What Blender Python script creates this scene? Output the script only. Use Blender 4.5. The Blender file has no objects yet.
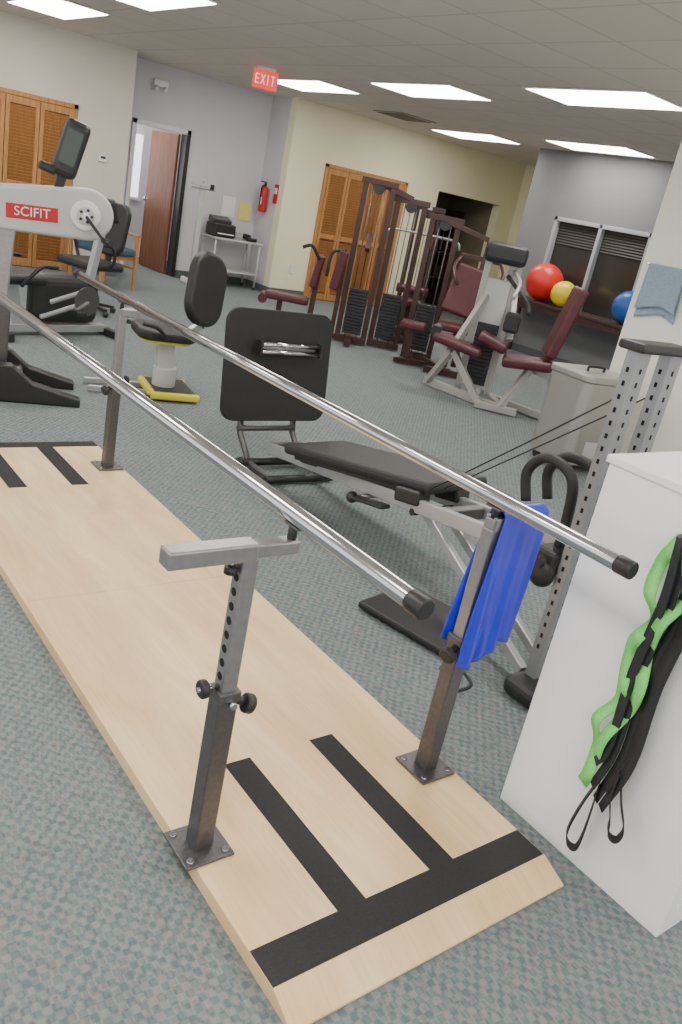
import bpy, bmesh, math, random
from mathutils import Vector, Matrix, Euler
random.seed(7)
COL=bpy.context.collection
# ------------------------------------------------------------------ materials
def mat(name,col,rough=0.5,metal=0.0,noise=0.0,nscale=8.0,bump=0.0,bscale=60.0,coat=0.0,stretch=None,emit=None,estr=0.0,spec=None):
    m=bpy.data.materials.new(name);m.use_nodes=True;nt=m.node_tree
    b=nt.nodes['Principled BSDF']
    b.inputs['Base Color'].default_value=(*col,1);b.inputs['Roughness'].default_value=rough;b.inputs['Metallic'].default_value=metal
    if coat:b.inputs['Coat Weight'].default_value=coat
    if spec is not None:b.inputs['Specular IOR Level'].default_value=spec
    if emit:
        b.inputs['Emission Color'].default_value=(*emit,1);b.inputs['Emission Strength'].default_value=estr
    tc=nt.nodes.new('ShaderNodeTexCoord');mp=nt.nodes.new('ShaderNodeMapping')
    nt.links.new(tc.outputs['Object'],mp.inputs['Vector'])
    if stretch:mp.inputs['Scale'].default_value=stretch
    if noise>0:
        n=nt.nodes.new('ShaderNodeTexNoise');n.inputs['Scale'].default_value=nscale;n.inputs['Detail'].default_value=5
        nt.links.new(mp.outputs[0],n.inputs['Vector'])
        r=nt.nodes.new('ShaderNodeValToRGB')
        r.color_ramp.elements[0].position=.3;r.color_ramp.elements[1].position=.7
        r.color_ramp.elements[0].color=(*[c*(1-noise) for c in col],1);r.color_ramp.elements[1].color=(*[min(1,c*(1+noise)) for c in col],1)
        nt.links.new(n.outputs['Fac'],r.inputs['Fac']);nt.links.new(r.outputs['Color'],b.inputs['Base Color'])
    if bump>0:
        n2=nt.nodes.new('ShaderNodeTexNoise');n2.inputs['Scale'].default_value=bscale;n2.inputs['Detail'].default_value=3
        nt.links.new(mp.outputs[0],n2.inputs['Vector'])
        bp=nt.nodes.new('ShaderNodeBump');bp.inputs['Strength'].default_value=bump;bp.inputs['Distance'].default_value=.01
        nt.links.new(n2.outputs['Fac'],bp.inputs['Height']);nt.links.new(bp.outputs[0],b.inputs['Normal'])
    return m
def carpet_mat():
    m=bpy.data.materials.new('carpet_weave');m.use_nodes=True;nt=m.node_tree;b=nt.nodes['Principled BSDF'];b.inputs['Roughness'].default_value=.95
    b.inputs['Specular IOR Level'].default_value=.15
    tc=nt.nodes.new('ShaderNodeTexCoord')
    mp=nt.nodes.new('ShaderNodeMapping');mp.inputs['Scale'].default_value=(1.0,.70,1)
    nt.links.new(tc.outputs['Object'],mp.inputs['Vector'])
    v=nt.nodes.new('ShaderNodeTexVoronoi');v.distance='EUCLIDEAN';v.inputs['Scale'].default_value=112;v.inputs['Randomness'].default_value=.22
    nt.links.new(mp.outputs[0],v.inputs['Vector'])
    s=nt.nodes.new('ShaderNodeSeparateColor');nt.links.new(v.outputs['Color'],s.inputs[0])
    # regular woven repeat: small dots on a 4 cm lattice
    ck=nt.nodes.new('ShaderNodeTexChecker');ck.inputs['Scale'].default_value=56;nt.links.new(tc.outputs['Object'],ck.inputs['Vector'])
    ck.inputs['Color1'].default_value=(.125,.165,.180,1);ck.inputs['Color2'].default_value=(.25,.25,.25,1)
    r=nt.nodes.new('ShaderNodeValToRGB');r.color_ramp.interpolation='CONSTANT'
    cols=[(0,(.105,.150,.160)),(.25,(.155,.205,.21)),(.5,(.215,.24,.24)),(.78,(.26,.205,.205)),(.90,(.11,.125,.145))]
    e=r.color_ramp.elements
    e[0].position=0;e[0].color=(*cols[0][1],1);e[1].position=cols[1][0];e[1].color=(*cols[1][1],1)
    for p_,c_ in cols[2:]:
        x=e.new(p_);x.color=(*c_,1)
    nt.links.new(s.outputs[0],r.inputs['Fac'])
    mx=nt.nodes.new('ShaderNodeMix');mx.data_type='RGBA';mx.inputs[0].default_value=.5
    nt.links.new(r.outputs['Color'],mx.inputs[6]);nt.links.new(ck.outputs['Color'],mx.inputs[7])
    nt.links.new(mx.outputs[2],b.inputs['Base Color'])
    bp=nt.nodes.new('ShaderNodeBump');bp.inputs['Strength'].default_value=.5;bp.inputs['Distance'].default_value=.003;bp.invert=True
    nt.links.new(v.outputs['Distance'],bp.inputs['Height']);nt.links.new(bp.outputs[0],b.inputs['Normal'])
    return m
def ply_mat():
    m=bpy.data.materials.new('birch_plywood');m.use_nodes=True;nt=m.node_tree;b=nt.nodes['Principled BSDF']
    b.inputs['Roughness'].default_value=.36;b.inputs['Specular IOR Level'].default_value=.5
    tc=nt.nodes.new('ShaderNodeTexCoord')
    m1=nt.nodes.new('ShaderNodeMapping');m1.inputs['Scale'].default_value=(5,1.1,1);nt.links.new(tc.outputs['Object'],m1.inputs['Vector'])
    n1=nt.nodes.new('ShaderNodeTexNoise');n1.inputs['Scale'].default_value=1.6;n1.inputs['Detail'].default_value=4;n1.inputs['Distortion'].default_value=1.2;nt.links.new(m1.outputs[0],n1.inputs['Vector'])
    m2=nt.nodes.new('ShaderNodeMapping');m2.inputs['Scale'].default_value=(90,3,1);nt.links.new(tc.outputs['Object'],m2.inputs['Vector'])
    n2=nt.nodes.new('ShaderNodeTexNoise');n2.inputs['Scale'].default_value=1.5;n2.inputs['Detail'].default_value=6;nt.links.new(m2.outputs[0],n2.inputs['Vector'])
    r1=nt.nodes.new('ShaderNodeValToRGB');r1.color_ramp.elements[0].position=.3;r1.color_ramp.elements[1].position=.7
    r1.color_ramp.elements[0].color=(.76,.51,.25,1);r1.color_ramp.elements[1].color=(.90,.67,.37,1);nt.links.new(n1.outputs['Fac'],r1.inputs['Fac'])
    r2=nt.nodes.new('ShaderNodeValToRGB');r2.color_ramp.elements[0].position=.35;r2.color_ramp.elements[1].position=.6
    r2.color_ramp.elements[0].color=(.88,.86,.82,1);r2.color_ramp.elements[1].color=(1,1,1,1);nt.links.new(n2.outputs['Fac'],r2.inputs['Fac'])
    mx=nt.nodes.new('ShaderNodeMix');mx.data_type='RGBA';mx.blend_type='MULTIPLY';mx.inputs[0].default_value=.55
    nt.links.new(r1.outputs['Color'],mx.inputs[6]);nt.links.new(r2.outputs['Color'],mx.inputs[7]);nt.links.new(mx.outputs[2],b.inputs['Base Color'])
    return m
def ceiling_mat():
    m=bpy.data.materials.new('ceiling_tiles');m.use_nodes=True;nt=m.node_tree;b=nt.nodes['Principled BSDF'];b.inputs['Roughness'].default_value=.9
    tc=nt.nodes.new('ShaderNodeTexCoord');mp=nt.nodes.new('ShaderNodeMapping')
    mp.inputs['Location'].default_value=(-5.57+0.61*10,-4.17+.61*7,0)
    nt.links.new(tc.outputs['Object'],mp.inputs['Vector'])
    k=nt.nodes.new('ShaderNodeTexBrick');k.offset=0;k.inputs['Scale'].default_value=1
    k.inputs['Brick Width'].default_value=.61;k.inputs['Row Height'].default_value=.61;k.inputs['Mortar Size'].default_value=.010;k.inputs['Mortar Smooth'].default_value=0
    k.inputs['Color1'].default_value=(.68,.63,.57,1);k.inputs['Color2'].default_value=(.71,.66,.60,1);k.inputs['Mortar'].default_value=(.56,.52,.47,1)
    nt.links.new(mp.outputs[0],k.inputs['Vector'])
    nt.links.new(k.outputs['Color'],b.inputs['Base Color'])
    n=nt.nodes.new('ShaderNodeTexNoise');n.inputs['Scale'].default_value=120;nt.links.new(tc.outputs['Object'],n.inputs['Vector'])
    bp=nt.nodes.new('ShaderNodeBump');bp.inputs['Strength'].default_value=.3;bp.inputs['Distance'].default_value=.003
    nt.links.new(n.outputs['Fac'],bp.inputs['Height']);nt.links.new(bp.outputs[0],b.inputs['Normal'])
    return m
M={}
M['carpet']=carpet_mat();M['ceil']=ceiling_mat();M['ply']=ply_mat()
M['cream']=mat('cream_paint',(.84,.79,.56),.8,noise=.03,nscale=2,bump=.05)
M['sage']=mat('grey_sage_paint',(.66,.63,.54),.8,noise=.03,nscale=2,bump=.05)
M['purple']=mat('lavender_grey_paint',(.62,.60,.635),.8,noise=.03,nscale=2,bump=.05)
M['gray']=mat('grey_paint',(.19,.195,.21),.8,noise=.03,nscale=2,bump=.05)
M['whitewall']=mat('white_wall_paint',(.88,.87,.78),.8,noise=.02,nscale=2,bump=.05)
M['base']=mat('rubber_baseboard',(.10,.11,.12),.6,noise=.05)
M['plyedge']=mat('plywood_edge',(.66,.46,.25),.5,noise=.15,nscale=6,stretch=(2,2,60))
M['tape']=mat('grip_tape',(.022,.022,.024),.85,noise=.2,nscale=200,bump=.3,bscale=500)
M['steel']=mat('hammered_grey_steel',(.115,.11,.115),.36,.6,noise=.12,nscale=90,bump=.12,bscale=200)
M['steel2']=mat('brushed_grey_steel',(.36,.35,.36),.34,.8,noise=.08,nscale=50)
M['chrome']=mat('chrome',(.62,.61,.66),.12,1.0,noise=.03,nscale=4)
M['stainless']=mat('brushed_stainless',(.40,.39,.36),.42,.7,noise=.05,nscale=30,stretch=(1,1,12))
M['black']=mat('black_plastic',(.018,.018,.02),.42,noise=.1)
M['vinyl']=mat('black_vinyl',(.016,.016,.018),.5,noise=.15,nscale=40,bump=.1,bscale=150)
M['board']=mat('black_board',(.010,.010,.011),.6,noise=.1,nscale=20,bump=.1)
M['hole']=mat('dark_hole',(.005,.005,.005),.9,noise=.05)
M['silver']=mat('silver_paint',(.50,.51,.53),.33,.6,noise=.04)
M['column']=mat('grey_column_paint',(.28,.29,.31),.4,.5,noise=.04)
M['lgrey']=mat('light_grey_plastic',(.50,.50,.49),.4,noise=.03)
M['white']=mat('white_laminate',(.93,.935,.96),.35,noise=.012,nscale=3)
M['wplastic']=mat('white_plastic',(.75,.75,.75),.4,noise=.02)
M['red']=mat('red_plastic',(.50,.015,.02),.4,noise=.05)
M['maroon']=mat('maroon_vinyl',(.080,.012,.020),.38,noise=.15,nscale=20,bump=.08)
M['mframe']=mat('maroon_frame_paint',(.048,.019,.016),.40,.1,noise=.1)
M['gframe']=mat('grey_frame_paint',(.40,.39,.37),.38,.2,noise=.05)
M['stack']=mat('weight_plates',(.04,.04,.045),.45,.6,noise=.15,nscale=40)
M['yellow']=mat('yellow_plastic',(.70,.63,.03),.4,noise=.05)
M['ballred']=mat('red_ball_vinyl',(.72,.03,.025),.35,noise=.05)
M['ballyel']=mat('yellow_ball_vinyl',(.85,.62,.02),.35,noise=.05)
M['ballblu']=mat('blue_ball_vinyl',(.02,.11,.42),.35,noise=.05)
M['wood']=mat('orange_oak',(.46,.215,.07),.45,noise=.22,nscale=10,stretch=(6,6,.6))
M['wooddark']=mat('walnut_door',(.22,.085,.040),.45,noise=.25,nscale=6,stretch=(6,6,.5))
M['band']=mat('blue_latex_band',(.018,.028,.62),.28,noise=.12,nscale=12,coat=.4)
M['green']=mat('green_strap_webbing',(.20,.72,.16),.7,noise=.1,nscale=150)
M['bstrap']=mat('black_strap_webbing',(.02,.02,.024),.75,noise=.2,nscale=150)
M['towel']=mat('blue_terry_towel',(.30,.40,.50),.95,noise=.1,nscale=60,bump=.5,bscale=220)
M['glass']=mat('dark_window_glass',(.035,.033,.03),.12,noise=.02)
M['blind']=mat('dark_blind_slat',(.045,.042,.038),.6,noise=.05)
M['frame']=mat('window_frame_paint',(.36,.38,.41),.5,noise=.03)
M['dwood']=mat('dark_table_wood',(.055,.025,.022),.45,noise=.2,stretch=(1,6,1))
M['paper']=mat('paper',(.80,.80,.76),.8,noise=.02)
M['ypaper']=mat('yellow_paper',(.80,.70,.22),.8,noise=.03)
M['teal']=mat('teal_upholstery',(.04,.09,.13),.8,noise=.2,nscale=60)
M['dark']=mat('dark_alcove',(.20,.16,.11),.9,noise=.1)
M['panel']=mat('fluorescent_diffuser',(.9,.9,.9),.5,noise=.01,emit=(1,.962,.89),estr=16.5)
M['exit']=mat('exit_sign_face',(.8,.06,.06),.5,noise=.02,emit=(1,.05,.04),estr=.9)
M['exitw']=mat('exit_sign_letters',(.9,.75,.75),.5,noise=.02,emit=(1,.7,.7),estr=.7)
M['screen']=mat('lcd_screen',(.05,.07,.06),.15,noise=.05)
M['soft']=mat('frosted_window',(.8,.8,.85),.5,noise=.02,emit=(.9,.92,1),estr=2.0)
# ------------------------------------------------------------------ mesh builder
class B:
    def __init__(s,name,loc=(0,0,0),rz=0.0):
        s.bm=bmesh.new();s.name=name;s.mats=[];s.M=Matrix.Translation(loc)@Matrix.Rotation(rz,4,'Z')
    def mi(s,k):
        m=M[k]
        if m not in s.mats:s.mats.append(m)
        return s.mats.index(m)
    def add(s,tb,k,smooth=False):
        i=s.mi(k);mp={}
        for v in tb.verts:mp[v]=s.bm.verts.new(v.co)
        for fc in tb.faces:
            try:
                nf=s.bm.faces.new([mp[v] for v in fc.verts]);nf.material_index=i;nf.smooth=smooth
            except ValueError:pass
        tb.free()
    def box(s,c,d,k,rot=(0,0,0),bev=0.0,seg=2):
        t=bmesh.new();bmesh.ops.create_cube(t,size=1)
        bmesh.ops.scale(t,vec=d,verts=t.verts)
        if bev>0:
            bmesh.ops.bevel(t,geom=t.edges[:],offset=min(bev,min(d)*.49),segments=seg,profile=.5,affect='EDGES')
        bmesh.ops.transform(t,matrix=Matrix.Translation(c)@Euler(rot).to_matrix().to_4x4(),verts=t.verts)
        s.add(t,k,False);return s
    def b2(s,x0,x1,y0,y1,z0,z1,k,bev=0.0):
        return s.box(((x0+x1)/2,(y0+y1)/2,(z0+z1)/2),(abs(x1-x0),abs(y1-y0),abs(z1-z0)),k,bev=bev)
    def _fr(s,p1,p2):
        p1=Vector(p1);p2=Vector(p2);d=p2-p1;return p1,p2,d.length,Matrix.Translation((p1+p2)/2)@d.to_track_quat('Z','Y').to_matrix().to_4x4()
    def cyl(s,p1,p2,r,k,r2=None,seg=20,bev=0):
        p1,p2,L,m=s._fr(p1,p2);t=bmesh.new()
        bmesh.ops.create_cone(t,cap_ends=True,segments=seg,radius1=r,radius2=r if r2 is None else r2,depth=L)
        if bev>0:
            ed=[e for e in t.edges if len([f for f in e.link_faces if len(f.verts)>4])==1]
            bmesh.ops.bevel(t,geom=ed,offset=bev,segments=3,profile=.5,affect='EDGES')
        bmesh.ops.transform(t,matrix=m,verts=t.verts)
        i=s.mi(k);mp={}
        for v in t.verts:mp[v]=s.bm.verts.new(v.co)
        for fc in t.faces:
            nf=s.bm.faces.new([mp[v] for v in fc.verts]);nf.material_index=i;nf.smooth=len(fc.verts)<=4
        t.free();return s
    def beam(s,p1,p2,w,h,k,bev=.004):
        p1=Vector(p1);p2=Vector(p2);d=(p2-p1);L=d.length;z=d.normalized()
        up=Vector((0,0,1)) if abs(z.z)<.95 else Vector((0,1,0))
        x=up.cross(z).normalized();y=z.cross(x)
        R=Matrix((x,y,z)).transposed().to_4x4()
        t=bmesh.new();bmesh.ops.create_cube(t,size=1);bmesh.ops.scale(t,vec=(w,h,L),verts=t.verts)
        if bev>0:bmesh.ops.bevel(t,geom=t.edges[:],offset=min(bev,min(w,h)*.45),segments=2,profile=.5,affect='EDGES')
        bmesh.ops.transform(t,matrix=Matrix.Translation((p1+p2)/2)@R,verts=t.verts)
        s.add(t,k);return s
    def sph(s,c,r,k,sc=(1,1,1),rot=(0,0,0),u=28,v=18):
        t=bmesh.new();bmesh.ops.create_uvsphere(t,u_segments=u,v_segments=v,radius=r)
        bmesh.ops.transform(t,matrix=Matrix.Translation(c)@Euler(rot).to_matrix().to_4x4()@Matrix.Diagonal((*sc,1)),verts=t.verts)
        s.add(t,k,True);return s
    def _sm(s,pts,sub,cyc=False):
        P=[Vector(p) for p in pts];n=len(P);Q=[]
        for i in range(n if cyc else n-1):
            if cyc:p0,p1,p2,p3=P[(i-1)%n],P[i],P[(i+1)%n],P[(i+2)%n]
            else:
                p1,p2=P[i],P[i+1];p0=P[i-1] if i>0 else p1*2-p2;p3=P[i+2] if i+2<n else p2*2-p1
            for j in range(sub):
                t=j/sub;Q.append(.5*((2*p1)+(-p0+p2)*t+(2*p0-5*p1+4*p2-p3)*t*t+(-p0+3*p1-3*p2+p3)*t**3))
        if not cyc:Q.append(P[-1])
        return Q
    def tube(s,pts,r,k,seg=12,sub=6,cyc=False):
        return s.ptube(s._sm(pts,sub,cyc),r,k,seg,cyc)
    def ptube(s,Q,r,k,seg=12,cyc=False):
        Q=[Vector(q) for q in Q];i_=s.mi(k);rings=[];m=len(Q);prev=None
        for i,q in enumerate(Q):
            a=Q[(i-1)%m] if (cyc or i>0) else Q[i];b=Q[(i+1)%m] if (cyc or i<m-1) else Q[i]
            t=(b-a).normalized()
            u=t.orthogonal().normalized() if prev is None else (prev-t*prev.dot(t)).normalized()
            prev=u;w=t.cross(u)
            rings.append([s.bm.verts.new(q+(u*math.cos(2*math.pi*j/seg)+w*math.sin(2*math.pi*j/seg))*r) for j in range(seg)])
        for i in range(m if cyc else m-1):
            A=rings[i];C=rings[(i+1)%m]
            for j in range(seg):
                f_=s.bm.faces.new((A[j],A[(j+1)%seg],C[(j+1)%seg],C[j]));f_.material_index=i_;f_.smooth=True
        if not cyc:
            for R in (rings[0][::-1],rings[-1]):
                f_=s.bm.faces.new(R);f_.material_index=i_
        return s
    def ribbon(s,pts,nrm,w,k,th=.003,sub=6):
        Q=s._sm(pts,sub);i_=s.mi(k);rows=[];N=[Vector(v) for v in nrm] if isinstance(nrm,list) else [Vector(nrm)]*2
        for i,q in enumerate(Q):
            t=(Q[min(i+1,len(Q)-1)]-Q[max(i-1,0)]).normalized();f=i/(len(Q)-1)*(len(N)-1);a=min(int(f),len(N)-2)
            nn=N[a].lerp(N[a+1],f-a)
            wd=(nn-t*nn.dot(t)).normalized();th_=t.cross(wd)*th/2;h=wd*w/2
            rows.append([s.bm.verts.new(q+x) for x in (h+th_,h-th_,-h-th_,-h+th_)])
        for i in range(len(rows)-1):
            for j in range(4):
                f_=s.bm.faces.new((rows[i][j],rows[i][(j+1)%4],rows[i+1][(j+1)%4],rows[i+1][j]));f_.material_index=i_;f_.smooth=(j%2==1)
        for R in (rows[0][::-1],rows[-1]):
            f_=s.bm.faces.new(R);f_.material_index=i_
        return s
    def rslab(s,c,w,h,th,rad,k,rot=(0,0,0),bev=.008,n=8):
        pts=[]
        for cx,cz,a0 in ((w/2-rad,h/2-rad,0),(-w/2+rad,h/2-rad,90),(-w/2+rad,-h/2+rad,180),(w/2-rad,-h/2+rad,270)):
            for j in range(n+1):
                a=math.radians(a0+90*j/n);pts.append((cx+rad*math.cos(a),cz+rad*math.sin(a)))
        return s.prism(pts,th,k,c,rot,bev)
    def prism(s,pts,th,k,c=(0,0,0),rot=(0,0,0),bev=.0):
        t=bmesh.new()
        A=[t.verts.new((x,-th/2,z)) for x,z in pts];f=t.faces.new(A)
        r=bmesh.ops.extrude_face_region(t,geom=[f]);vs=[g for g in r['geom'] if isinstance(g,bmesh.types.BMVert)]
        bmesh.ops.translate(t,vec=(0,th,0),verts=vs)
        bmesh.ops.recalc_face_normals(t,faces=t.faces)
        if bev>0:
            ed=[e for e in t.edges if abs(e.verts[0].co.y-e.verts[1].co.y)<1e-6]
            bmesh.ops.bevel(t,geom=ed,offset=bev,segments=3,profile=.5,affect='EDGES')
        bmesh.ops.transform(t,matrix=Matrix.Translation(c)@Euler(rot).to_matrix().to_4x4(),verts=t.verts)
        s.add(t,k);return s
    def done(s):
        bmesh.ops.recalc_face_normals(s.bm,faces=s.bm.faces)
        me=bpy.data.meshes.new(s.name);s.bm.to_mesh(me);s.bm.free()
        for m in s.mats:me.materials.append(m)
        o=bpy.data.objects.new(s.name,me);o.matrix_world=s.M;COL.objects.link(o);return o
def block(name,x0,x1,y0,y1,z0,z1,k):
    return B(name).b2(x0,x1,y0,y1,z0,z1,k).done()
# ------------------------------------------------------------------ room shell
CH=2.65
block('floor',-3,12,-3,13.6,-.1,0,'carpet')
block('ceiling',-3,12,-3,13.6,CH,CH+.1,'ceil')
b=B('wall_back');b.b2(-3,4.37,10.54,10.70,0,CH,'sage');b.b2(4.25,4.37,10.70,11.2,0,CH,'purple')
b.done()
b=B('wall_back_closet');b.b2(6.7,9.6,10.54,10.70,0,CH,'cream');b.b2(11.05,11.6,10.54,10.7,0,CH,'cream');b.b2(9.6,11.05,10.54,10.7,1.92,CH,'cream')
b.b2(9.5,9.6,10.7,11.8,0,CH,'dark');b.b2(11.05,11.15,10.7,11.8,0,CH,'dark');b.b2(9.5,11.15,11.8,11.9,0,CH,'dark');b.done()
b=B('wall_recess');b.b2(4.25,4.70,11.2,11.32,0,CH,'purple');b.b2(5.46,6.82,11.2,11.32,0,CH,'purple');b.b2(4.70,5.46,11.2,11.32,1.92,CH,'purple')
b.b2(6.7,6.82,10.70,11.2,0,CH,'purple');b.done()
b=B('wall_side_room');b.b2(4.0,6.6,13.0,13.1,0,CH,'purple');b.b2(3.9,4.0,11.32,13.1,0,CH,'purple');b.b2(6.5,6.6,11.32,13.1,0,CH,'purple');b.done()
b=B('wall_right')
wy0,wy1,wz0,wz1=6.18,7.72,.70,1.84
b.b2(9.2,9.35,1.0,wy0,0,CH,'gray');b.b2(9.2,9.35,wy1,8.3,0,CH,'gray');b.b2(9.2,9.35,wy0,wy1,0,wz0,'gray');b.b2(9.2,9.35,wy0,wy1,wz1,CH,'gray')
b.b2(9.35,11.6,8.15,8.3,0,CH,'gray');b.b2(11.45,11.6,8.3,10.54,0,CH,'cream');b.done()
b=B('window_1')
for (a0,a1,c0,c1) in ((wy0,wy1,wz0,wz0+.05),(wy0,wy1,wz1-.05,wz1),(wy0,wy0+.05,wz0,wz1),(wy1-.05,wy1,wz0,wz1),(6.93,6.98,wz0,wz1)):
    b.b2(9.185,9.30,a0,a1,c0,c1,'frame',.004)
b.b2(9.26,9.27,wy0+.04,wy1-.04,wz0+.04,wz1-.04,'glass')
for a0,a1 in ((wy0+.06,6.92),(6.99,wy1-.06)):
    for i in range(8):b.box((9.25,(a0+a1)/2,wz1-.08-i*.034),(.004,a1-a0,.018),'blind',rot=(0,.5,0))
b.done()
b=B('wall_pier');b.b2(5.6,5.78,-1,3.78,0,CH,'whitewall');b.done()
b=B('baseboard_back');b.b2(-3,4.37,10.525,10.54,0,.10,'base');b.b2(6.7,9.6,10.525,10.54,0,.10,'base');b.b2(5.5,6.7,11.185,11.2,0,.10,'base');b.b2(6.685,6.7,10.54,11.2,0,.1,'base');b.done()
b=B('baseboard_right');b.b2(9.185,9.2,1,8.3,0,.10,'base');b.b2(5.585,5.6,-1,3.78,0,.10,'base');b.done()
b=B('door_frame');b.b2(4.66,4.72,11.17,11.34,0,1.95,'wplastic',.003);b.b2(5.44,5.50,11.17,11.34,0,1.95,'black',.003);b.b2(4.66,5.50,11.17,11.34,1.89,1.95,'wplastic',.003);b.done()
b=B('door_1',(5.42,11.36,0),math.radians(95))
b.b2(0,.73,-.02,.02,.01,1.88,'wooddark',.004);b.cyl((.66,-.06,.95),(.66,.06,.95),.012,'chrome');b.sph((.66,.065,.95),.03,'chrome');b.sph((.66,-.065,.95),.03,'chrome');b.done()
b=B('window_2');b.b2(4.35,5.6,12.97,13.0,.9,1.8,'soft');b.b2(4.3,5.65,12.95,12.99,.86,.9,'wplastic');b.done()
b=B('counter_unit');b.b2(4.15,5.1,12.3,12.9,0,.85,'wplastic',.005);b.b2(4.12,5.13,12.27,12.9,.85,.89,'white',.004);b.done()
def louver(name,x0,n,w,H,y=10.54):
    b=B(name)
    b.b2(x0-.05,x0,y-.03,y,0,H+.05,'wood',.003);b.b2(x0+n*w,x0+n*w+.05,y-.03,y,0,H+.05,'wood',.003);b.b2(x0-.05,x0+n*w+.05,y-.03,y,H,H+.05,'wood',.003)
    b.b2(x0,x0+n*w,y-.006,y-.001,0.01,H,'wooddark')
    for i in range(n):
        a=x0+i*w+.004;c=x0+(i+1)*w-.004
        for q0,q1 in ((a,a+.045),(c-.045,c)):b.b2(q0,q1,y-.035,y-.006,.01,H-.005,'wood',.002)
        for z0,z1 in ((.01,.10),(H*.48,H*.48+.07),(H-.08,H-.005)):b.b2(a+.045,c-.045,y-.033,y-.006,z0,z1,'wood',.002)
        z=.13
        while z<H-.09:
            if not (H*.48-.02<z<H*.48+.08):b.box(((a+c)/2,y-.02,z),(c-a-.09,.006,.040),'wood',rot=(math.radians(35),0,0))
            z+=.036
        if i%2==0:b.sph((c-.02,y-.045,.9),.013,'steel2',u=12,v=8)
    return b.done()
louver('door_2',7.38,4,.37,1.88)
louver('door_3',1.35,6,.385,1.86)
b=B('storage_shelf')
for z in (.5,.95,1.4):b.b2(9.65,11.0,11.3,11.75,z,z+.03,'dwood')
b.b2(9.62,9.65,11.3,11.78,0,1.7,'dwood');b.b2(11.0,11.03,11.3,11.78,0,1.7,'dwood')
for i,(x,z,c) in enumerate(((9.8,.53,'wood'),(10.15,.98,'paper'),(10.4,.98,'wood'),(10.7,.53,'dwood'),(10.2,.53,'paper'),(9.9,1.43,'wood'))):b.b2(x,x+.22,11.4,11.65,z,z+.2,c,.004)
b.done()
for x0 in (-.4,2.6,5.57,8.35):
    for y0 in (-2.2,-.1,2.05,4.17,6.3,8.42):
        if x0>6 and y0<5:continue
        b=B('ceiling_light');b.b2(x0,x0+.61,y0,y0+1.22,CH-.012,CH-.002,'wplastic',.002);b.b2(x0+.025,x0+.585,y0+.025,y0+1.195,CH-.016,CH-.011,'panel');b.done()
b=B('ceiling_light');b.b2(4.5,5.1,11.6,12.8,CH-.012,CH-.002,'wplastic',.002);b.b2(4.52,5.08,11.62,12.78,CH-.016,CH-.011,'panel');b.done()
for vx,vy in ((7.2,8.9),(7.6,4.5)):
    b=B('ceiling_vent');b.b2(vx,vx+.6,vy,vy+.6,CH-.015,CH-.002,'steel2',.002)
    for i in range(9):b.b2(vx+.04,vx+.56,vy+.05+i*.06,vy+.085+i*.06,CH-.02,CH-.014,'black')
    b.done()
b=B('exit_sign',(5.1,8.75,2.53),math.radians(-20));b.box((0,0,0),(.27,.05,.19),'exit',bev=.008);b.box((0,0,.105),(.2,.06,.03),'wplastic');
for dx,seq in ((-.090,'E'),(-.030,'X'),(.025,'I'),(.080,'T')):
    if seq=='E':
        b.box((dx-.02,-.027,0),(.012,.004,.10),'exitw')
        for z in (-.044,0,.044):b.box((dx,-.027,z),(.038,.004,.012),'exitw')
    if seq=='X':
        for r in (.4,-.4):b.box((dx,-.027,0),(.012,.004,.105),'exitw',rot=(0,r,0))
    if seq=='I':b.box((dx,-.027,0),(.012,.004,.10),'exitw')
    if seq=='T':
        b.box((dx,-.027,0),(.012,.004,.10),'exitw');b.box((dx,-.027,.044),(.045,.004,.012),'exitw')
b.done()
b=B('emergency_light');b.box((4.98,11.16,2.42),(.20,.06,.08),'wplastic',bev=.01)
for dx in (-.06,.06):b.cyl((4.98+dx,11.14,2.37),(4.98+dx,11.10,2.35),.025,'wplastic')
b.done()
b=B('thermostat');b.box((4.05,10.52,1.39),(.10,.03,.08),'paper',bev=.006);b.box((4.05,10.503,1.40),(.06,.004,.03),'screen');b.done()
b=B('wall_outlet');b.box((7.05,10.53,.40),(.075,.012,.12),'paper',bev=.003);b.done()
b=B('fire_extinguisher',(6.62,10.92,0))
b.cyl((0,0,1.10),(0,0,1.42),.06,'red',bev=.02);b.sph((0,0,1.42),.058,'red',sc=(1,1,.6));b.cyl((0,0,1.44),(0,0,1.50),.02,'black');b.box((-.03,0,1.51),(.10,.02,.015),'black');b.tube([(0,0,1.48),(-.08,-.04,1.42),(-.07,-.03,1.2)],.01,'black');b.box((.045,0,1.28),(.06,.05,.3),'steel2');b.box((-.056,-.01,1.25),(.012,.05,.10),'paper');b.done()
b=B('wall_sign');b.box((6.69,10.72,1.38),(.01,.10,.26),'red',bev=.002);b.box((6.683,10.72,1.42),(.004,.07,.08),'paper');b.done()
b=B('wall_notice');b.box((6.22,11.19,1.08),(.22,.008,.28),'paper');b.done()
b=B('wall_notice');b.box((6.50,11.19,1.05),(.20,.008,.26),'ypaper');b.done()
b=B('physician_scale',(5.56,10.72,0))
b.box((0,-.12,.04),(.30,.42,.08),'wplastic',bev=.015);b.box((0,-.14,.085),(.25,.32,.01),'black');b.beam((0,.05,.08),(0,.05,1.30),.07,.05,'lgrey')
b.box((0,.03,1.31),(.36,.035,.03),'lgrey',bev=.004);b.box((0,.03,1.26),(.36,.03,.02),'steel2');b.box((.12,.01,1.30),(.05,.04,.07),'black',bev=.006);b.cyl((0,.05,1.3),(0,.05,1.36),.012,'steel2');b.done()
b=B('utility_desk',(6.20,10.90,0))
b.box((0,0,.66),(.80,.42,.025),'lgrey',bev=.005);b.box((0,0,.22),(.76,.38,.02),'lgrey',bev=.005)
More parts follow.
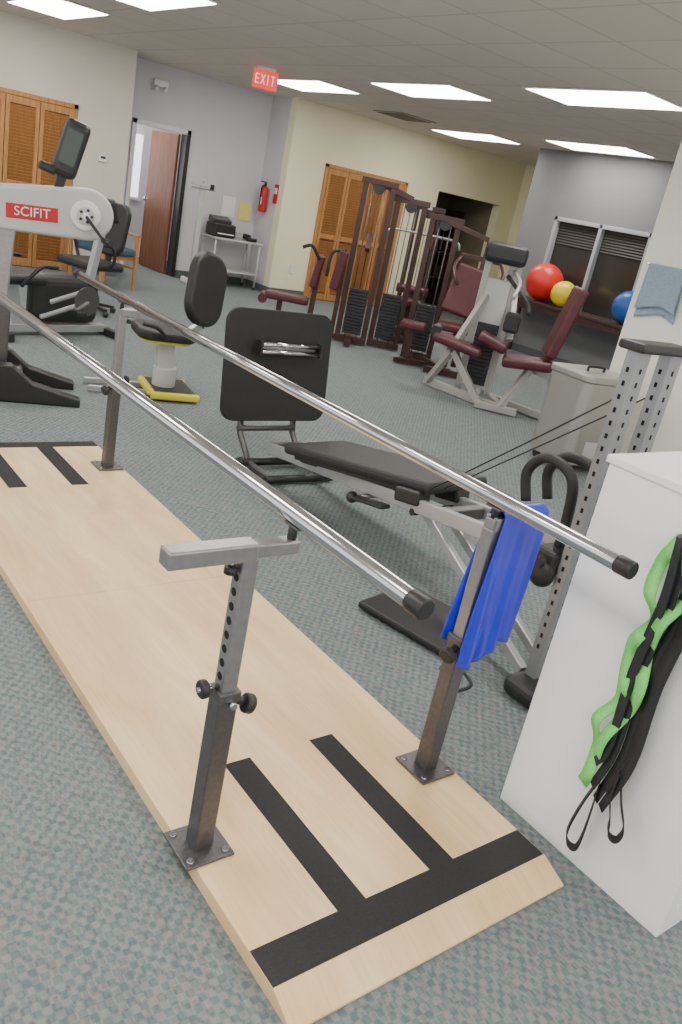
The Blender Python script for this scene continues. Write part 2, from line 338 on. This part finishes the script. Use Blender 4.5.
for x in (-.36,.36):
    for y in (-.18,.18):b.cyl((x,y,.03),(x,y,.65),.014,'lgrey');b.sph((x,y,.025),.025,'black',u=12,v=8)
b.done()
b=B('desktop_printer',(6.0,10.92,.6735));b.box((0,0,.09),(.34,.28,.18),'black',bev=.02);b.box((0,.05,.21),(.30,.16,.08),'steel',bev=.01,rot=(.3,0,0));b.box((0,-.15,.05),(.24,.06,.012),'paper');b.done()
b=B('telephone',(6.42,10.80,.676));b.box((0,0,.035),(.16,.16,.05),'black',bev=.012,rot=(.15,0,0));b.box((-.05,0,.075),(.05,.16,.035),'black',bev=.012);b.box((.03,0,.064),(.07,.1,.005),'lgrey',rot=(.15,0,0));b.done()
b=B('document_tray',(6.42,11.02,.72));b.box((.0,.0,.0),(.22,.03,.09),'lgrey',bev=.004);b.done()
# ------------------------------------------------------------------ walking platform
PX0,PX1,PZ=.818,1.656,.04
b=B('walking_platform')
prof=[(.786,0),(.786,.008),(.862,PZ),(4.09,PZ),(4.18,.008),(4.18,0)]
t=bmesh.new()
vs=[[t.verts.new((x,y,z)) for y,z in prof] for x in (PX0,PX1)]
t.faces.new(vs[0]);t.faces.new(vs[1][::-1])
for i in range(6):t.faces.new((vs[0][i],vs[1][i],vs[1][(i+1)%6],vs[0][(i+1)%6]))
bmesh.ops.recalc_face_normals(t,faces=t.faces)
bmesh.ops.bevel(t,geom=[e for e in t.edges],offset=.0025,segments=2,profile=.5,affect='EDGES')
b.add(t,'ply')
b.b2(PX0,PX1,2.485,2.487,PZ-.001,PZ+.0004,'plyedge')
b.b2(PX0+.001,PX1-.004,.865,.958,PZ-.0005,PZ+.0016,'tape')
b.b2(PX0+.001,PX1-.004,4.01,4.085,PZ-.0005,PZ+.0016,'tape')
for xc in (1.088,1.370):
    b.b2(xc-.040,xc+.040,.958,1.49,PZ-.0005,PZ+.0016,'tape');b.b2(xc-.040,xc+.040,3.49,4.01,PZ-.0005,PZ+.0016,'tape')
b.done()
# ------------------------------------------------------------------ parallel bars
b=B('parallel_bars')
ZB=.88
def post(px,py,bx,tail,out):
    z0=PZ+.0005;zt=.80
    b.box((px,py,z0+.004),(.125,.125,.008),'steel',bev=.002)
    for dx in (-.045,.045):
        for dy in (-.045,.045):b.cyl((px+dx,py+dy,z0+.006),(px+dx,py+dy,z0+.013),.009,'chrome',seg=8)
    b.beam((px,py,z0+.006),(px,py,.475),.048,.048,'steel')
    b.beam((px,py,.44),(px,py,zt),.038,.038,'steel2')
    for i in range(8):
        z=.515+i*.034
        b.cyl((px+out*.0196,py,z),(px+out*.016,py,z),.0095,'hole',seg=16)
    b.box((px,py,.47),(.055,.055,.025),'steel',bev=.004)
    b.cyl((px+out*.02,py,.49),(px+out*.07,py,.49),.006,'chrome',seg=12);b.cyl((px+out*.046,py,.49),(px+out*.064,py,.49),.021,'black',bev=.005)
    b.cyl((px-out*.018,py-.01,.455),(px-out*.055,py-.015,.44),.010,'black',seg=12);b.cyl((px-out*.045,py-.015,.442),(px-out*.066,py-.018,.434),.023,'black',bev=.006)
    b.cyl((px-out*.005,py-.022,.455),(px-out*.005,py-.04,.455),.008,'chrome',seg=10)
    za=zt+.014
    mid=px-out*.012
    b.beam((tail,py,za),(mid,py,za),.044,.038,'steel2');b.beam((mid,py,za),(bx-out*.010,py,za),.036,.030,'steel2')
    b.cyl((px+out*.035,py,za-.018),(px+out*.035,py,za-.04),.006,'chrome');b.cyl((px+out*.035,py,za-.035),(px+out*.035,py,za-.05),.014,'black')
    b.cyl((bx+out*.004,py,za+.01),(bx+out*.004,py,ZB-.018),.010,'black');b.box((bx,py,ZB-.022),(.026,.05,.006),'steel',bev=.002)
YP0,YP1=1.262,3.71
post(.855,YP0,.960,.668,-1);post(1.585,YP0,1.577,1.79,1);post(1.585,YP1,1.577,1.67,1);post(.855,YP1,.960,.70,-1)
for bx in (.960,1.577):
    b.cyl((bx,.885,ZB),(bx,4.30,ZB),.0195,'chrome',seg=32)
    for y0,y1 in ((.852,.895),(4.285,4.325)):b.cyl((bx,y0,ZB),(bx,y1,ZB),.0215,'black',seg=28,bev=.004)
b.done()
def drape(name,x0,x1,y,ztop,zf,zb,k,amp=.012,seed=1,gap=.025,nx=26,spread=.18,shift=-.05):
    bm=bmesh.new();rnd=random.Random(seed);ph=[rnd.uniform(0,6) for _ in range(6)]
    sect=[];n=18
    for i in range(n):sect.append((-1,zf+(ztop-zf)*i/n))
    for i in range(7):
        a=math.pi*i/6;sect.append((-math.cos(a),ztop+gap*.8*math.sin(a)))
    for i in range(1,n+1):sect.append((1,ztop-(ztop-zb)*i/n))
    g=[]
    for side,z in sect:
        row=[]
        for j in range(nx+1):
            u=j/nx;d=max(0,(ztop-z))/.4
            x=x0+(x1-x0)*u;xc=(x0+x1)/2;x=xc+(x-xc)*(1+spread*d)+.03*d*math.sin(ph[0]+u*3)+shift*d
            yy=y+side*gap*(1+.5*d)+amp*d*(math.sin(u*13+ph[1])+.6*math.sin(u*27+ph[2]+z*9))
            zz=z+.03*math.sin(u*5+ph[3])*d
            row.append(bm.verts.new((x,yy,zz)))
        g.append(row)
    for i in range(len(g)-1):
        for j in range(nx):
            f_=bm.faces.new((g[i][j],g[i][j+1],g[i+1][j+1],g[i+1][j]));f_.smooth=True
    me=bpy.data.meshes.new(name);bm.to_mesh(me);bm.free();me.materials.append(M[k])
    o=bpy.data.objects.new(name,me);COL.objects.link(o)
    s=o.modifiers.new('s','SOLIDIFY');s.thickness=.003
    return o
drape('resistance_band_sheet',1.592,1.768,YP0,.833,.43,.47,'band',seed=3,gap=.028,spread=.42,shift=-.042,amp=.009)
# ------------------------------------------------------------------ cabinet with straps
b=B('storage_cabinet')
b.b2(1.75,2.32,.57,1.10,.0,1.035,'white',.002);b.b2(1.742,2.33,.562,1.108,1.035,1.055,'white',.003)
b.b2(1.80,2.27,.566,.571,.06,1.0,'white',.002);b.cyl((2.2,.55,.55),(2.2,.55,.70),.006,'chrome')
b.done()
b=B('stretch_strap')
X=1.728
b.cyl((1.7415,.84,.958),(X-.03,.84,.958),.006,'chrome')
gp=[(X,.85,.95),(X-.015,.86,.91),(X+.003,.880,.86),(X-.028,.862,.80),(X-.003,.838,.74),(X-.028,.855,.69),(X-.001,.872,.63),(X-.03,.845,.56),(X-.001,.858,.50),(X-.028,.880,.44),(X-.002,.868,.37),(X-.028,.852,.30),(X-.008,.868,.25)]
b.ribbon(gp,[(.4,1,0),(.1,1,.2),(.4,1,-.1),(.1,1,.2)],.034,'green')
gp2=[(X-.012,.83,.95),(X-.035,.80,.90),(X-.012,.79,.82),(X-.036,.81,.75),(X-.012,.825,.66),(X-.036,.800,.58),(X-.014,.818,.50),(X-.036,.84,.42),(X-.02,.850,.34)]
b.ribbon(gp2,[(.6,1,0),(.2,1,.2),(.6,1,.1)],.034,'green')
for k_,(dy,dz) in enumerate(((0,0),(.022,.03),(-.024,.05),(.035,.10),(-.035,.0))):
    q=[(X-.008*k_-.006,.825+dy*.4,.955),(X-.012-.006*k_,.79+dy,.80),(X-.014-.004*k_,.80+dy,.6),(X-.014-.005*k_,.79+dy,.4),(X-.018-.004*k_,.815+dy*.8,.24+dz)]
    b.ribbon(q,[(.5,1,.1),(.1,1,.1),(.6,1,0)],.026,'bstrap')
for (ty,tz,by,bz,hw,xo) in ((.82,.30,.832,.075,.020,-.024),(.775,.36,.738,.185,.019,-.03)):
    q=[(X+xo,ty,tz),(X+xo-.004,(ty*.6+by*.4)+hw*.7,tz*.6+bz*.4),(X+xo,by+hw,bz+.045),(X+xo+.002,by+hw*.6,bz+.008),(X+xo+.004,by-hw*.6,bz+.006),(X+xo+.003,by-hw,bz+.045),(X+xo+.006,(ty*.6+by*.4)-hw*.5,tz*.6+bz*.4),(X+xo+.006,ty,tz)]
    b.ribbon(q,[(1,.5,0),(1,.9,0),(1,.5,0)],.026,'bstrap',sub=8)
b.done()
# ------------------------------------------------------------------ incline trainer bench
b=B('incline_trainer_bench')
b.rslab((2.60,3.86,.555),.70,.62,.03,.08,'board',rot=(math.radians(-8),0,0),bev=.006)
for z in (.69,.650):b.cyl((2.43,3.80,z),(2.83,3.80,z),.013,'chrome')
for x in (2.43,2.83):b.box((x,3.81,.67),(.015,.05,.08),'black',bev=.004)
b.box((2.63,3.83,.67),(.36,.012,.05),'steel2',bev=.003)
for x in (2.42,2.78):
    b.ptube([(x,3.93,.5),(x,3.86,.16),(x,3.72,.03),(x-.0,3.45,.03)],.018,'steel',10)
b.cyl((2.37,3.72,.035),(2.82,3.72,.035),.022,'black');b.cyl((2.40,3.86,.19),(2.78,3.86,.19),.018,'steel');b.cyl((2.37,3.46,.03),(2.82,3.46,.03),.022,'black')
for x in (2.36,2.83):b.sph((x,3.72,.035),.034,'black',u=14,v=10)
def RL(t,off,dz=0):
    p0=Vector((2.62,3.66,.14));p1=Vector((2.43,1.50,.50));q=p0.lerp(p1,t);return (q.x+off,q.y,q.z+dz)
rz=math.atan2(.19,2.16)
for o_ in (-.12,.12):
    b.beam(RL(0,o_),RL(1,o_),.035,.06,'silver')
for t_ in (0,.34,.70,1):b.beam(RL(t_,-.12),RL(t_,.12),.05,.05,'steel')
a=math.atan2(.36,2.2)
b.box(RL(.41,0,.085),(.42,.98,.055),'vinyl',rot=(-a,0,rz),bev=.024,seg=3)
b.box(RL(.41,0,.05),(.36,.85,.025),'black',rot=(-a,0,rz),bev=.005)
for t_,w_ in ((.60,.09),(.22,.08)):
    for o_ in (-.12,.12):b.box(RL(t_,o_,.035),(w_,.14,.065),'black',rot=(-a,0,rz),bev=.012)
for o_ in (-.06,.06):
    b.beam(RL(.62,o_,-.03),(2.36+o_,1.52,.05),.03,.04,'silver')
b.cyl(RL(.62,-.14,-.03),RL(.62,.14,-.03),.016,'black')
b.cyl(RL(.45,-.2,-.05),RL(.45,.2,-.05),.012,'steel2');b.sph(RL(.45,-.2,-.05),.028,'black',u=14,v=10);b.box(RL(.50,-.17,-.05),(.06,.20,.02),'black',rot=(-a,0,rz),bev=.008)
for x in (2.29,2.47):
    b.beam((x,1.46,.03),(x,1.46,1.25),.07,.045,'column')
    for i in range(24):
        z=.20+i*.043
        b.box((x,1.46-.0225,z),(.010,.002,.016),'hole')
        b.box((x-.035,1.46,z),(.002,.010,.016),'hole')
b.box((2.38,1.46,1.262),(.29,.10,.03),'black',bev=.01);b.box((2.38,1.46,.10),(.14,.035,.06),'silver',bev=.003)
b.box((2.38,1.46,.035),(.34,.12,.05),'black',bev=.02,seg=3);b.box((2.24,1.43,.04),(.13,.16,.075),'black',bev=.03,seg=3);b.box((2.52,1.43,.04),(.13,.16,.075),'black',bev=.03,seg=3)
b.box((2.38,1.53,.50),(.30,.10,.09),'black',bev=.015)
b.cyl((2.20,1.53,.50),(2.56,1.53,.50),.02,'black')
for s_ in (-1,1):
    cx=2.37+s_*.06
    b.tube([(cx,1.54,.50),(cx,1.54,.62),(cx+s_*.01,1.55,.76),(cx+s_*.01,1.60,.81),(cx,1.70,.81),(cx-.01,1.75,.74),(cx-.01,1.72,.64)],.019,'vinyl')
b.sph((2.24,1.53,.46),.055,'black',sc=(.6,1,1));b.sph((2.52,1.53,.46),.055,'black',sc=(.6,1,1))
b.tube([(2.30,1.46,1.12),(2.33,1.9,.75),(2.42,2.35,.40)],.003,'black',seg=6);b.tube([(2.46,1.46,1.12),(2.44,1.9,.75),(2.50,2.35,.40)],.003,'black',seg=6)
b.tube([(2.02,1.66,.035),(2.0,1.62,.03),(1.97,1.54,.03),(2.03,1.52,.05),(2.08,1.60,.04)],.007,'vinyl',seg=8)
b.done()
b=B('foot_plate');b.box((2.235,1.98,.025),(.34,.44,.03),'vinyl',rot=(0,0,math.radians(12)),bev=.01);b.box((2.235,1.98,.008),(.28,.38,.014),'black',rot=(0,0,math.radians(12)));b.done()
# ------------------------------------------------------------------ upper body ergometer
b=B('upper_body_ergometer',(1.61,5.12,0),math.radians(-14))
cap=[]
for j in range(17):
    a=math.radians(-90+180*j/16);cap.append((.28+.145*math.cos(a),.145*math.sin(a)+.02))
for j in range(9):
    a=math.radians(90+180*j/8);cap.append((-.42+.11*math.cos(a),.11*math.sin(a)))
b.prism(cap,.16,'lgrey',c=(.0,0,1.09),rot=(0,math.radians(-3),0),bev=.02)
b.box((-.03,-.083,1.085),(.28,.006,.080),'red',rot=(0,math.radians(-3),0),bev=.002)
b.cyl((.26,-.07,1.12),(.26,-.10,1.12),.085,'wplastic',bev=.008,seg=32);b.cyl((.26,-.10,1.12),(.26,-.112,1.12),.05,'lgrey',bev=.004,seg=24);b.cyl((.26,-.10,1.12),(.26,-.122,1.12),.02,'chrome')
for i in range(5):
    an=i*2*math.pi/5;b.cyl((.26+.034*math.cos(an),-.112,1.12+.034*math.sin(an)),(.26+.034*math.cos(an),-.1135,1.12+.034*math.sin(an)),.009,'black',seg=10)
b.cyl((.26,-.09,1.12),(.26,.09,1.12),.03,'steel2')
b.beam((.26,-.118,1.12),(.37,-.128,1.00),.025,.018,'black');b.cyl((.37,-.12,1.00),(.40,-.24,1.00),.018,'black')
b.beam((.26,.10,1.12),(.20,.11,1.24),.025,.018,'steel2');b.cyl((.20,.11,1.24),(.20,.24,1.24),.018,'black')
b.beam((.10,0,1.2),(.13,0,1.34),.05,.05,'black');b.box((.16,0,1.46),(.14,.13,.32),'black',rot=(0,math.radians(14),0),bev=.035,seg=3);b.box((.155,-.068,1.47),(.09,.004,.19),'screen',rot=(0,math.radians(14),0));b.box((.04,-.02,1.34),(.10,.10,.05),'black',rot=(0,math.radians(14),0),bev=.015)
b.beam((-.22,0,.12),(-.16,0,1.03),.11,.13,'steel2',bev=.01);b.beam((-.20,-.002,.12),(-.19,-.002,.55),.15,.16,'steel',bev=.01)
for y_ in (-.20,.20):b.prism([(-.45,0),(.30,0),(.30,.045),(.02,.12),(-.1,.22),(-.30,.22),(-.45,.10)],.10,'black',c=(0,y_,0.002),bev=.01)
b.box((-.2,0,.08),(.35,.34,.12),'steel',bev=.01)
erg=b.done()
tx=bpy.data.curves.new('label_text','FONT');tx.body='SCIFIT';tx.size=.072;tx.extrude=.001;tx.align_x='CENTER';tx.align_y='CENTER';tx.materials.append(M['paper'])
to=bpy.data.objects.new('label_text',tx);COL.objects.link(to);to.parent=erg;to.location=(-.03,-.089,1.085);to.rotation_euler=(math.radians(90),math.radians(-3),0)
b=B('adjustable_exercise_seat',(2.40,5.20,0),math.radians(-12))
for y_ in (-.10,.10):b.beam((-.36,y_,.03),(.22,y_,.03),.03,.035,'silver')
b.box((.20,0,.045),(.30,.42,.04),'black',bev=.012);b.box((.20,-.20,.04),(.34,.05,.05),'yellow',bev=.015);b.box((.20,.20,.04),(.34,.05,.05),'yellow',bev=.015);b.box((.04,0,.05),(.05,.36,.045),'yellow',bev=.015)
b.beam((.16,0,.06),(.14,0,.40),.12,.10,'lgrey',bev=.015);b.cyl((.16,0,.06),(.158,0,.20),.08,'lgrey',bev=.01)
b.rslab((.12,0,.435),.40,.40,.07,.10,'vinyl',rot=(math.radians(90),0,0),bev=.025);b.rslab((.12,0,.395),.34,.34,.025,.09,'yellow',rot=(math.radians(90),0,0),bev=.006)
b.beam((.22,0,.40),(.38,.05,.50),.05,.04,'silver');b.beam((.38,.05,.48),(.40,.07,.66),.05,.04,'black')
b.rslab((.38,.02,.75),.34,.50,.08,.15,'vinyl',rot=(math.radians(-10),math.radians(14),math.radians(30)),bev=.03)
b.tube([(.10,-.22,.42),(.02,-.25,.50),(-.08,-.25,.52)],.014,'vinyl')
b.done()
# ------------------------------------------------------------------ recumbent bike and chairs
b=B('recumbent_exercise_bike',(2.30,6.85,0),math.radians(195))
b.beam((-.55,0,.06),(.55,0,.06),.10,.06,'silver');b.beam((-.55,-.26,.035),(-.55,.26,.035),.07,.06,'black');b.beam((.50,-.28,.035),(.50,.28,.035),.07,.06,'black')
b.box((-.12,0,.30),(.62,.20,.40),'black',bev=.09,seg=4);b.box((-.12,0,.34),(.40,.215,.05),'silver',rot=(0,.3,0),bev=.02);b.box((-.05,0,.22),(.40,.215,.05),'silver',rot=(0,.3,0),bev=.02)
b.cyl((-.28,-.11,.30),(-.28,.11,.30),.12,'steel')
for s_ in (-1,1):
    b.beam((-.28,.12*s_,.30),(-.28+.12*s_,.13*s_,.23),.03,.02,'steel2');b.box((-.28+.13*s_,.19*s_,.22),(.10,.10,.035),'black',bev=.008)
b.beam((-.36,0,.45),(-.46,0,.98),.06,.06,'silver');b.box((-.45,0,1.04),(.07,.30,.20),'black',rot=(0,.35,0),bev=.03);b.box((-.41,0,1.05),(.012,.2,.12),'screen',rot=(0,.35,0))
for s_ in (-1,1):b.tube([(-.43,.05*s_,.86),(-.33,.25*s_,.92),(-.23,.24*s_,.98)],.015,'vinyl')
b.beam((.30,0,.08),(.36,0,.42),.09,.08,'silver');b.box((.33,0,.46),(.38,.40,.08),'vinyl',bev=.035,seg=3);b.rslab((.54,0,.74),.40,.42,.07,.12,'teal',rot=(0,math.radians(12),math.radians(90)),bev=.025);b.beam((.45,0,.42),(.56,0,.62),.05,.05,'silver')
for s_ in (-1,1):b.tube([(.4,.22*s_,.42),(.35,.26*s_,.5),(.25,.26*s_,.58),(.12,.26*s_,.58)],.015,'vinyl')
b.done()
b=B('task_chair',(3.05,8.0,0),math.radians(-70))
for i in range(5):
    an=i*2*math.pi/5;b.beam((0,0,.09),(.27*math.cos(an),.27*math.sin(an),.06),.04,.03,'black');b.sph((.27*math.cos(an),.27*math.sin(an),.03),.03,'black',u=12,v=8)
b.cyl((0,0,.09),(0,0,.42),.025,'black');b.box((0,0,.46),(.46,.46,.08),'vinyl',bev=.035,seg=3);b.rslab((0,.22,.80),.42,.50,.07,.12,'vinyl',rot=(math.radians(-10),0,0),bev=.025);b.beam((0,.2,.44),(0,.24,.7),.06,.03,'black')
for s_ in (-1,1):b.tube([(.22*s_,.05,.45),(.27*s_,.05,.55),(.27*s_,-.0,.66),(.27*s_,-.15,.67)],.016,'black')
b.done()
def chair(loc,rz):
    b=B('waiting_armchair',loc,rz)
    for x in (-.27,.27):
        b.beam((x,-.24,0),(x,-.24,.62),.035,.035,'wood');b.beam((x,.24,0),(x,.28,.80),.035,.035,'wood');b.beam((x,-.28,.63),(x,.28,.63),.055,.03,'wood',.008);b.beam((x,-.24,.25),(x,.24,.25),.025,.03,'wood')
    b.box((0,-.01,.43),(.50,.50,.09),'teal',bev=.035,seg=3);b.box((0,.25,.68),(.50,.07,.38),'teal',rot=(-.15,0,0),bev=.03,seg=3);b.beam((-.27,-.2,.36),(.27,-.2,.36),.03,.05,'wood');b.done()
chair((2.35,9.6,0),math.radians(-10));chair((3.85,9.70,0),math.radians(25))
# ------------------------------------------------------------------ weight machines
def tower(b,x,y,h,w,fk,sk='stack'):
    for s_ in (-1,1):b.beam((x+s_*w/2,y,0.05),(x+s_*w/2,y,h),.06,.06,fk)
    b.beam((x-w/2-.05,y,h),(x+w/2+.05,y,h),.07,.06,fk);b.beam((x-w/2-.03,y,.05),(x+w/2+.03,y,.05),.08,.07,fk)
    for s_ in (-1,1):b.cyl((x+s_*w*.22,y,.08),(x+s_*w*.22,y,h),.007,'steel',seg=8)
    for i in range(14):b.box((x,y,.13+i*.036),(w*.72,.11,.032),sk,bev=.003)
    b.cyl((x,y-.03,h-.06),(x,y+.03,h-.06),.06,'black');b.cyl((x,y,h-.06),(x,y,.62),.005,'black',seg=6)
def rotz(loc):return -math.atan2(loc[0],loc[1])
loc=(5.88,7.42,0);b=B('cable_weight_machine',loc,rotz(loc))
tower(b,.02,.0,1.74,.30,'mframe');tower(b,.40,.10,1.62,.30,'mframe')
b.beam((.02,0,1.74),(.40,.10,1.64),.06,.06,'mframe');b.beam((0,-.35,.05),(0,.2,.05),.07,.06,'mframe');b.beam((.02,.0,1.2),(.02,-.30,1.05),.05,.05,'mframe')
b.beam((-.28,0,.05),(.0,0,.05),.06,.06,'mframe');b.beam((-.2,-.02,.05),(-.2,-.02,.9),.05,.05,'mframe');b.box((-.24,-.12,.78),(.10,.28,.42),'maroon',bev=.02,rot=(0,.12,0));b.tube([(-.2,-.2,1.0),(-.34,-.25,.95),(-.36,-.25,.7)],.018,'vinyl')
b.done()
loc=(7.25,8.05,0);b=B('lat_pulldown_machine',loc,rotz(loc))
tower(b,.0,.2,1.60,.30,'mframe');b.beam((0,.2,1.6),(0,-.45,1.55),.06,.06,'mframe');b.cyl((0,-.45,1.5),(0,-.45,1.30),.005,'black',seg=6);b.tube([(-.45,-.45,1.20),(-.38,-.45,1.29),(0,-.45,1.30),(.38,-.45,1.29),(.45,-.45,1.20)],.016,'steel2')
b.beam((0,.2,.05),(0,-.6,.05),.07,.06,'mframe');b.beam((-.25,-.6,.04),(.25,-.6,.04),.06,.06,'mframe');b.beam((0,-.4,.05),(0,-.4,.45),.06,.06,'mframe');b.box((0,-.4,.49),(.34,.36,.08),'maroon',bev=.025,seg=3);b.cyl((-.2,-.15,.62),(.2,-.15,.62),.055,'maroon');b.beam((0,-.15,.05),(0,-.15,.6),.05,.05,'mframe');b.done()
loc=(5.28,7.75,0);b=B('leg_curl_machine',loc,rotz(loc))
b.beam((-.32,0,.05),(.30,0,.05),.07,.06,'mframe');b.beam((-.30,-.2,.04),(-.30,.2,.04),.06,.06,'mframe');b.beam((.28,-.2,.04),(.28,.2,.04),.06,.06,'mframe');b.beam((-.15,0,.05),(-.15,0,.36),.06,.06,'mframe');b.beam((.20,0,.05),(.22,0,.85),.06,.06,'mframe')
b.box((-.08,0,.38),(.48,.26,.08),'maroon',bev=.025,seg=3);b.box((.20,0,.72),(.08,.26,.36),'maroon',rot=(0,.15,0),bev=.025,seg=3);b.cyl((-.34,-.18,.34),(-.34,.18,.34),.05,'maroon');b.tube([(.2,-.15,.85),(.1,-.2,.98),(.0,-.2,.95)],.018,'vinyl');b.done()
loc=(6.55,6.42,0);b=B('chest_press_machine',loc,rotz(loc))
tower(b,-.38,.10,1.52,.28,'mframe')
b.beam((-.38,.10,.05),(.0,-.50,.05),.07,.06,'mframe');b.beam((-.25,-.52,.04),(.25,-.48,.04),.06,.06,'mframe');b.beam((-.38,.10,1.50),(.10,.0,1.40),.05,.05,'mframe')
b.beam((-.05,-.35,.05),(0,-.32,.46),.06,.06,'mframe');b.box((-.04,-.38,.50),(.34,.38,.08),'maroon',bev=.025,seg=3)
b.beam((.05,-.10,.05),(.12,-.02,1.38),.06,.06,'mframe');b.box((-.02,-.16,.86),(.34,.09,.52),'maroon',rot=(-.2,.15,0),bev=.03,seg=3)
b.tube([(-.12,.0,1.2),(-.18,-.25,1.1),(-.15,-.42,1.0),(-.10,-.44,.92)],.02,'mframe');b.tube([(.28,.0,1.2),(.33,-.20,1.1),(.30,-.40,1.0),(.25,-.42,.92)],.02,'mframe')
b.beam((-.15,.0,1.2),(.30,.0,1.2),.05,.05,'mframe')
b.box((-.46,-.30,.42),(.26,.30,.07),'maroon',bev=.02);b.beam((-.46,-.30,.05),(-.46,-.30,.4),.05,.05,'mframe');b.beam((-.58,-.40,.04),(-.25,-.25,.04),.05,.05,'mframe')
b.done()
loc=(5.72,5.02,0);b=B('multi_station_weight_machine',loc,rotz(loc))
b.beam((-.62,.38,.04),(.10,-.15,.04),.07,.07,'gframe');b.beam((-.1,-.18,.04),(.28,-.18,.04),.07,.06,'gframe');b.beam((-.05,.45,.04),(.15,-.15,.04),.07,.07,'gframe');b.beam((.45,.05,.04),(.62,-.22,.04),.06,.06,'gframe');b.beam((0.05,.3,.04),(.62,-.15,.04),.06,.06,'gframe')
tx_=-.16
for x in (-.14,.14):b.beam((x+tx_,.30,.05),(x+tx_,.30,1.30),.06,.06,'gframe')
b.beam((tx_-.18,.3,1.30),(tx_+.18,.3,1.30),.07,.06,'gframe')
b.box((tx_,.28,1.33),(.38,.26,.18),'black',bev=.05,seg=3);b.box((tx_,.3,.60),(.22,.10,1.0),'lgrey',bev=.01)
for i in range(16):b.box((tx_,.24,.15+i*.036),(.20,.03,.032),'stack',bev=.003)
b.beam((-.24,.26,.95),(-.42,-.02,.45),.05,.06,'gframe');b.beam((-.42,0,.42),(-.60,.32,.05),.05,.06,'gframe');b.beam((-.40,0,.42),(-.08,-.12,.05),.05,.06,'gframe')
b.box((-.38,-.05,.50),(.46,.30,.08),'maroon',rot=(0,.16,0),bev=.03,seg=3)
b.box((-.08,.02,.58),(.28,.26,.09),'maroon',rot=(0,.3,0),bev=.03,seg=3)
b.beam((.12,.1,.45),(.50,-.05,.40),.06,.06,'gframe');b.beam((.50,-.05,.42),(.60,-.2,.05),.05,.06,'gframe');b.beam((.30,-.05,.42),(.12,-.18,.05),.05,.06,'gframe')
b.box((.26,-.08,.48),(.44,.34,.09),'maroon',rot=(0,-.10,0),bev=.03,seg=3)
b.box((.48,-.02,.88),(.10,.34,.64),'maroon',rot=(0,.20,math.radians(6)),bev=.03,seg=3);b.beam((.43,.05,.4),(.57,.05,1.05),.05,.05,'gframe')
b.tube([(-.05,.25,1.20),(.02,-.05,1.12),(.0,-.22,1.0)],.018,'gframe');b.tube([(-.1,.2,1.15),(.12,-.05,.98),(.16,-.22,.90)],.018,'vinyl')
b.cyl((-.60,-.13,.58),(-.60,.13,.58),.045,'vinyl');b.beam((-.60,0,.56),(-.45,0,.45),.04,.04,'gframe')
b.beam((-.0,.3,1.0),(.06,.05,.62),.05,.05,'gframe');b.box((.04,.0,.78),(.14,.10,.18),'black',bev=.03)
b.done()
b=B('console_table');b.b2(8.66,9.17,5.3,7.9,.72,.76,'dwood',.004)
for x in (8.70,9.12):
    for y in (5.35,7.85):b.b2(x-.02,x+.02,y-.02,y+.02,0,.72,'dwood')
b.b2(8.68,9.15,5.33,7.87,.64,.72,'dwood');b.done()
B('exercise_ball').sph((8.92,7.38,1.005),.245,'ballred',u=40,v=28).done()
B('exercise_ball').sph((8.84,6.96,.925),.165,'ballyel',u=40,v=28).done()
B('exercise_ball').sph((8.92,6.02,.96),.20,'ballblu',u=40,v=28).done()
b=B('hot_pack_heater',(5.12,3.56,0),math.radians(-8))
def rbox(c,w,d,h,rad,k,bev):b.rslab(c,w,d,h,rad,k,rot=(math.radians(90),0,0),bev=bev)
rbox((0,0,.36),.50,.42,.60,.07,'stainless',.006);rbox((0,0,.685),.53,.45,.05,.08,'stainless',.012)
b.tube([(-.08,0,.71),(-.07,0,.74),(.07,0,.74),(.08,0,.71)],.010,'black');b.box((0,-.212,.18),(.22,.006,.12),'lgrey',bev=.002);b.cyl((.05,-.213,.18),(.05,-.228,.18),.02,'black')
for x in (-.19,.19):
    for y in (-.15,.15):b.cyl((x-.015,y,.03),(x+.015,y,.03),.03,'black');b.cyl((x,y,.03),(x,y,.07),.01,'steel2')
b.done()
o=drape('hand_towel',-.15,.15,0,0,-.36,-.30,'towel',amp=.004,seed=5,gap=.012,spread=.05,shift=0)
o.location=(5.562,3.54,1.50);o.rotation_euler=(0,0,math.radians(90))
b=B('hook_rail');b.cyl((.038,0,0),(-.008,0,0),.008,'chrome');b.cyl((0,-.17,0),(0,.17,0),.008,'chrome');h=b.done();h.parent=o;h.location=(0,0,0);h.rotation_euler=(0,0,math.radians(-90))
# ------------------------------------------------------------------ light + camera
w=bpy.data.worlds.new('World');bpy.context.scene.world=w;w.use_nodes=True
w.node_tree.nodes['Background'].inputs[0].default_value=(1,.985,.96,1);w.node_tree.nodes['Background'].inputs[1].default_value=1.6
f=820.;p=math.radians(20.5);ro=math.radians(11.9);hd=math.radians(40.4)
F=Vector((math.sin(hd)*math.cos(p),math.cos(hd)*math.cos(p),-math.sin(p)));R0=Vector((math.cos(hd),-math.sin(hd),0));U0=R0.cross(F)
CX=R0*math.cos(ro)+U0*math.sin(ro);CY=-R0*math.sin(ro)+U0*math.cos(ro)
cd=bpy.data.cameras.new('camera');cd.lens=f/1024*36;cd.sensor_width=36;cd.clip_start=.05
co=bpy.data.objects.new('camera',cd);COL.objects.link(co)
mw=Matrix((CX,CY,-F)).transposed().to_4x4();mw.translation=(0,0,1.5);co.matrix_world=mw
bpy.context.scene.camera=co
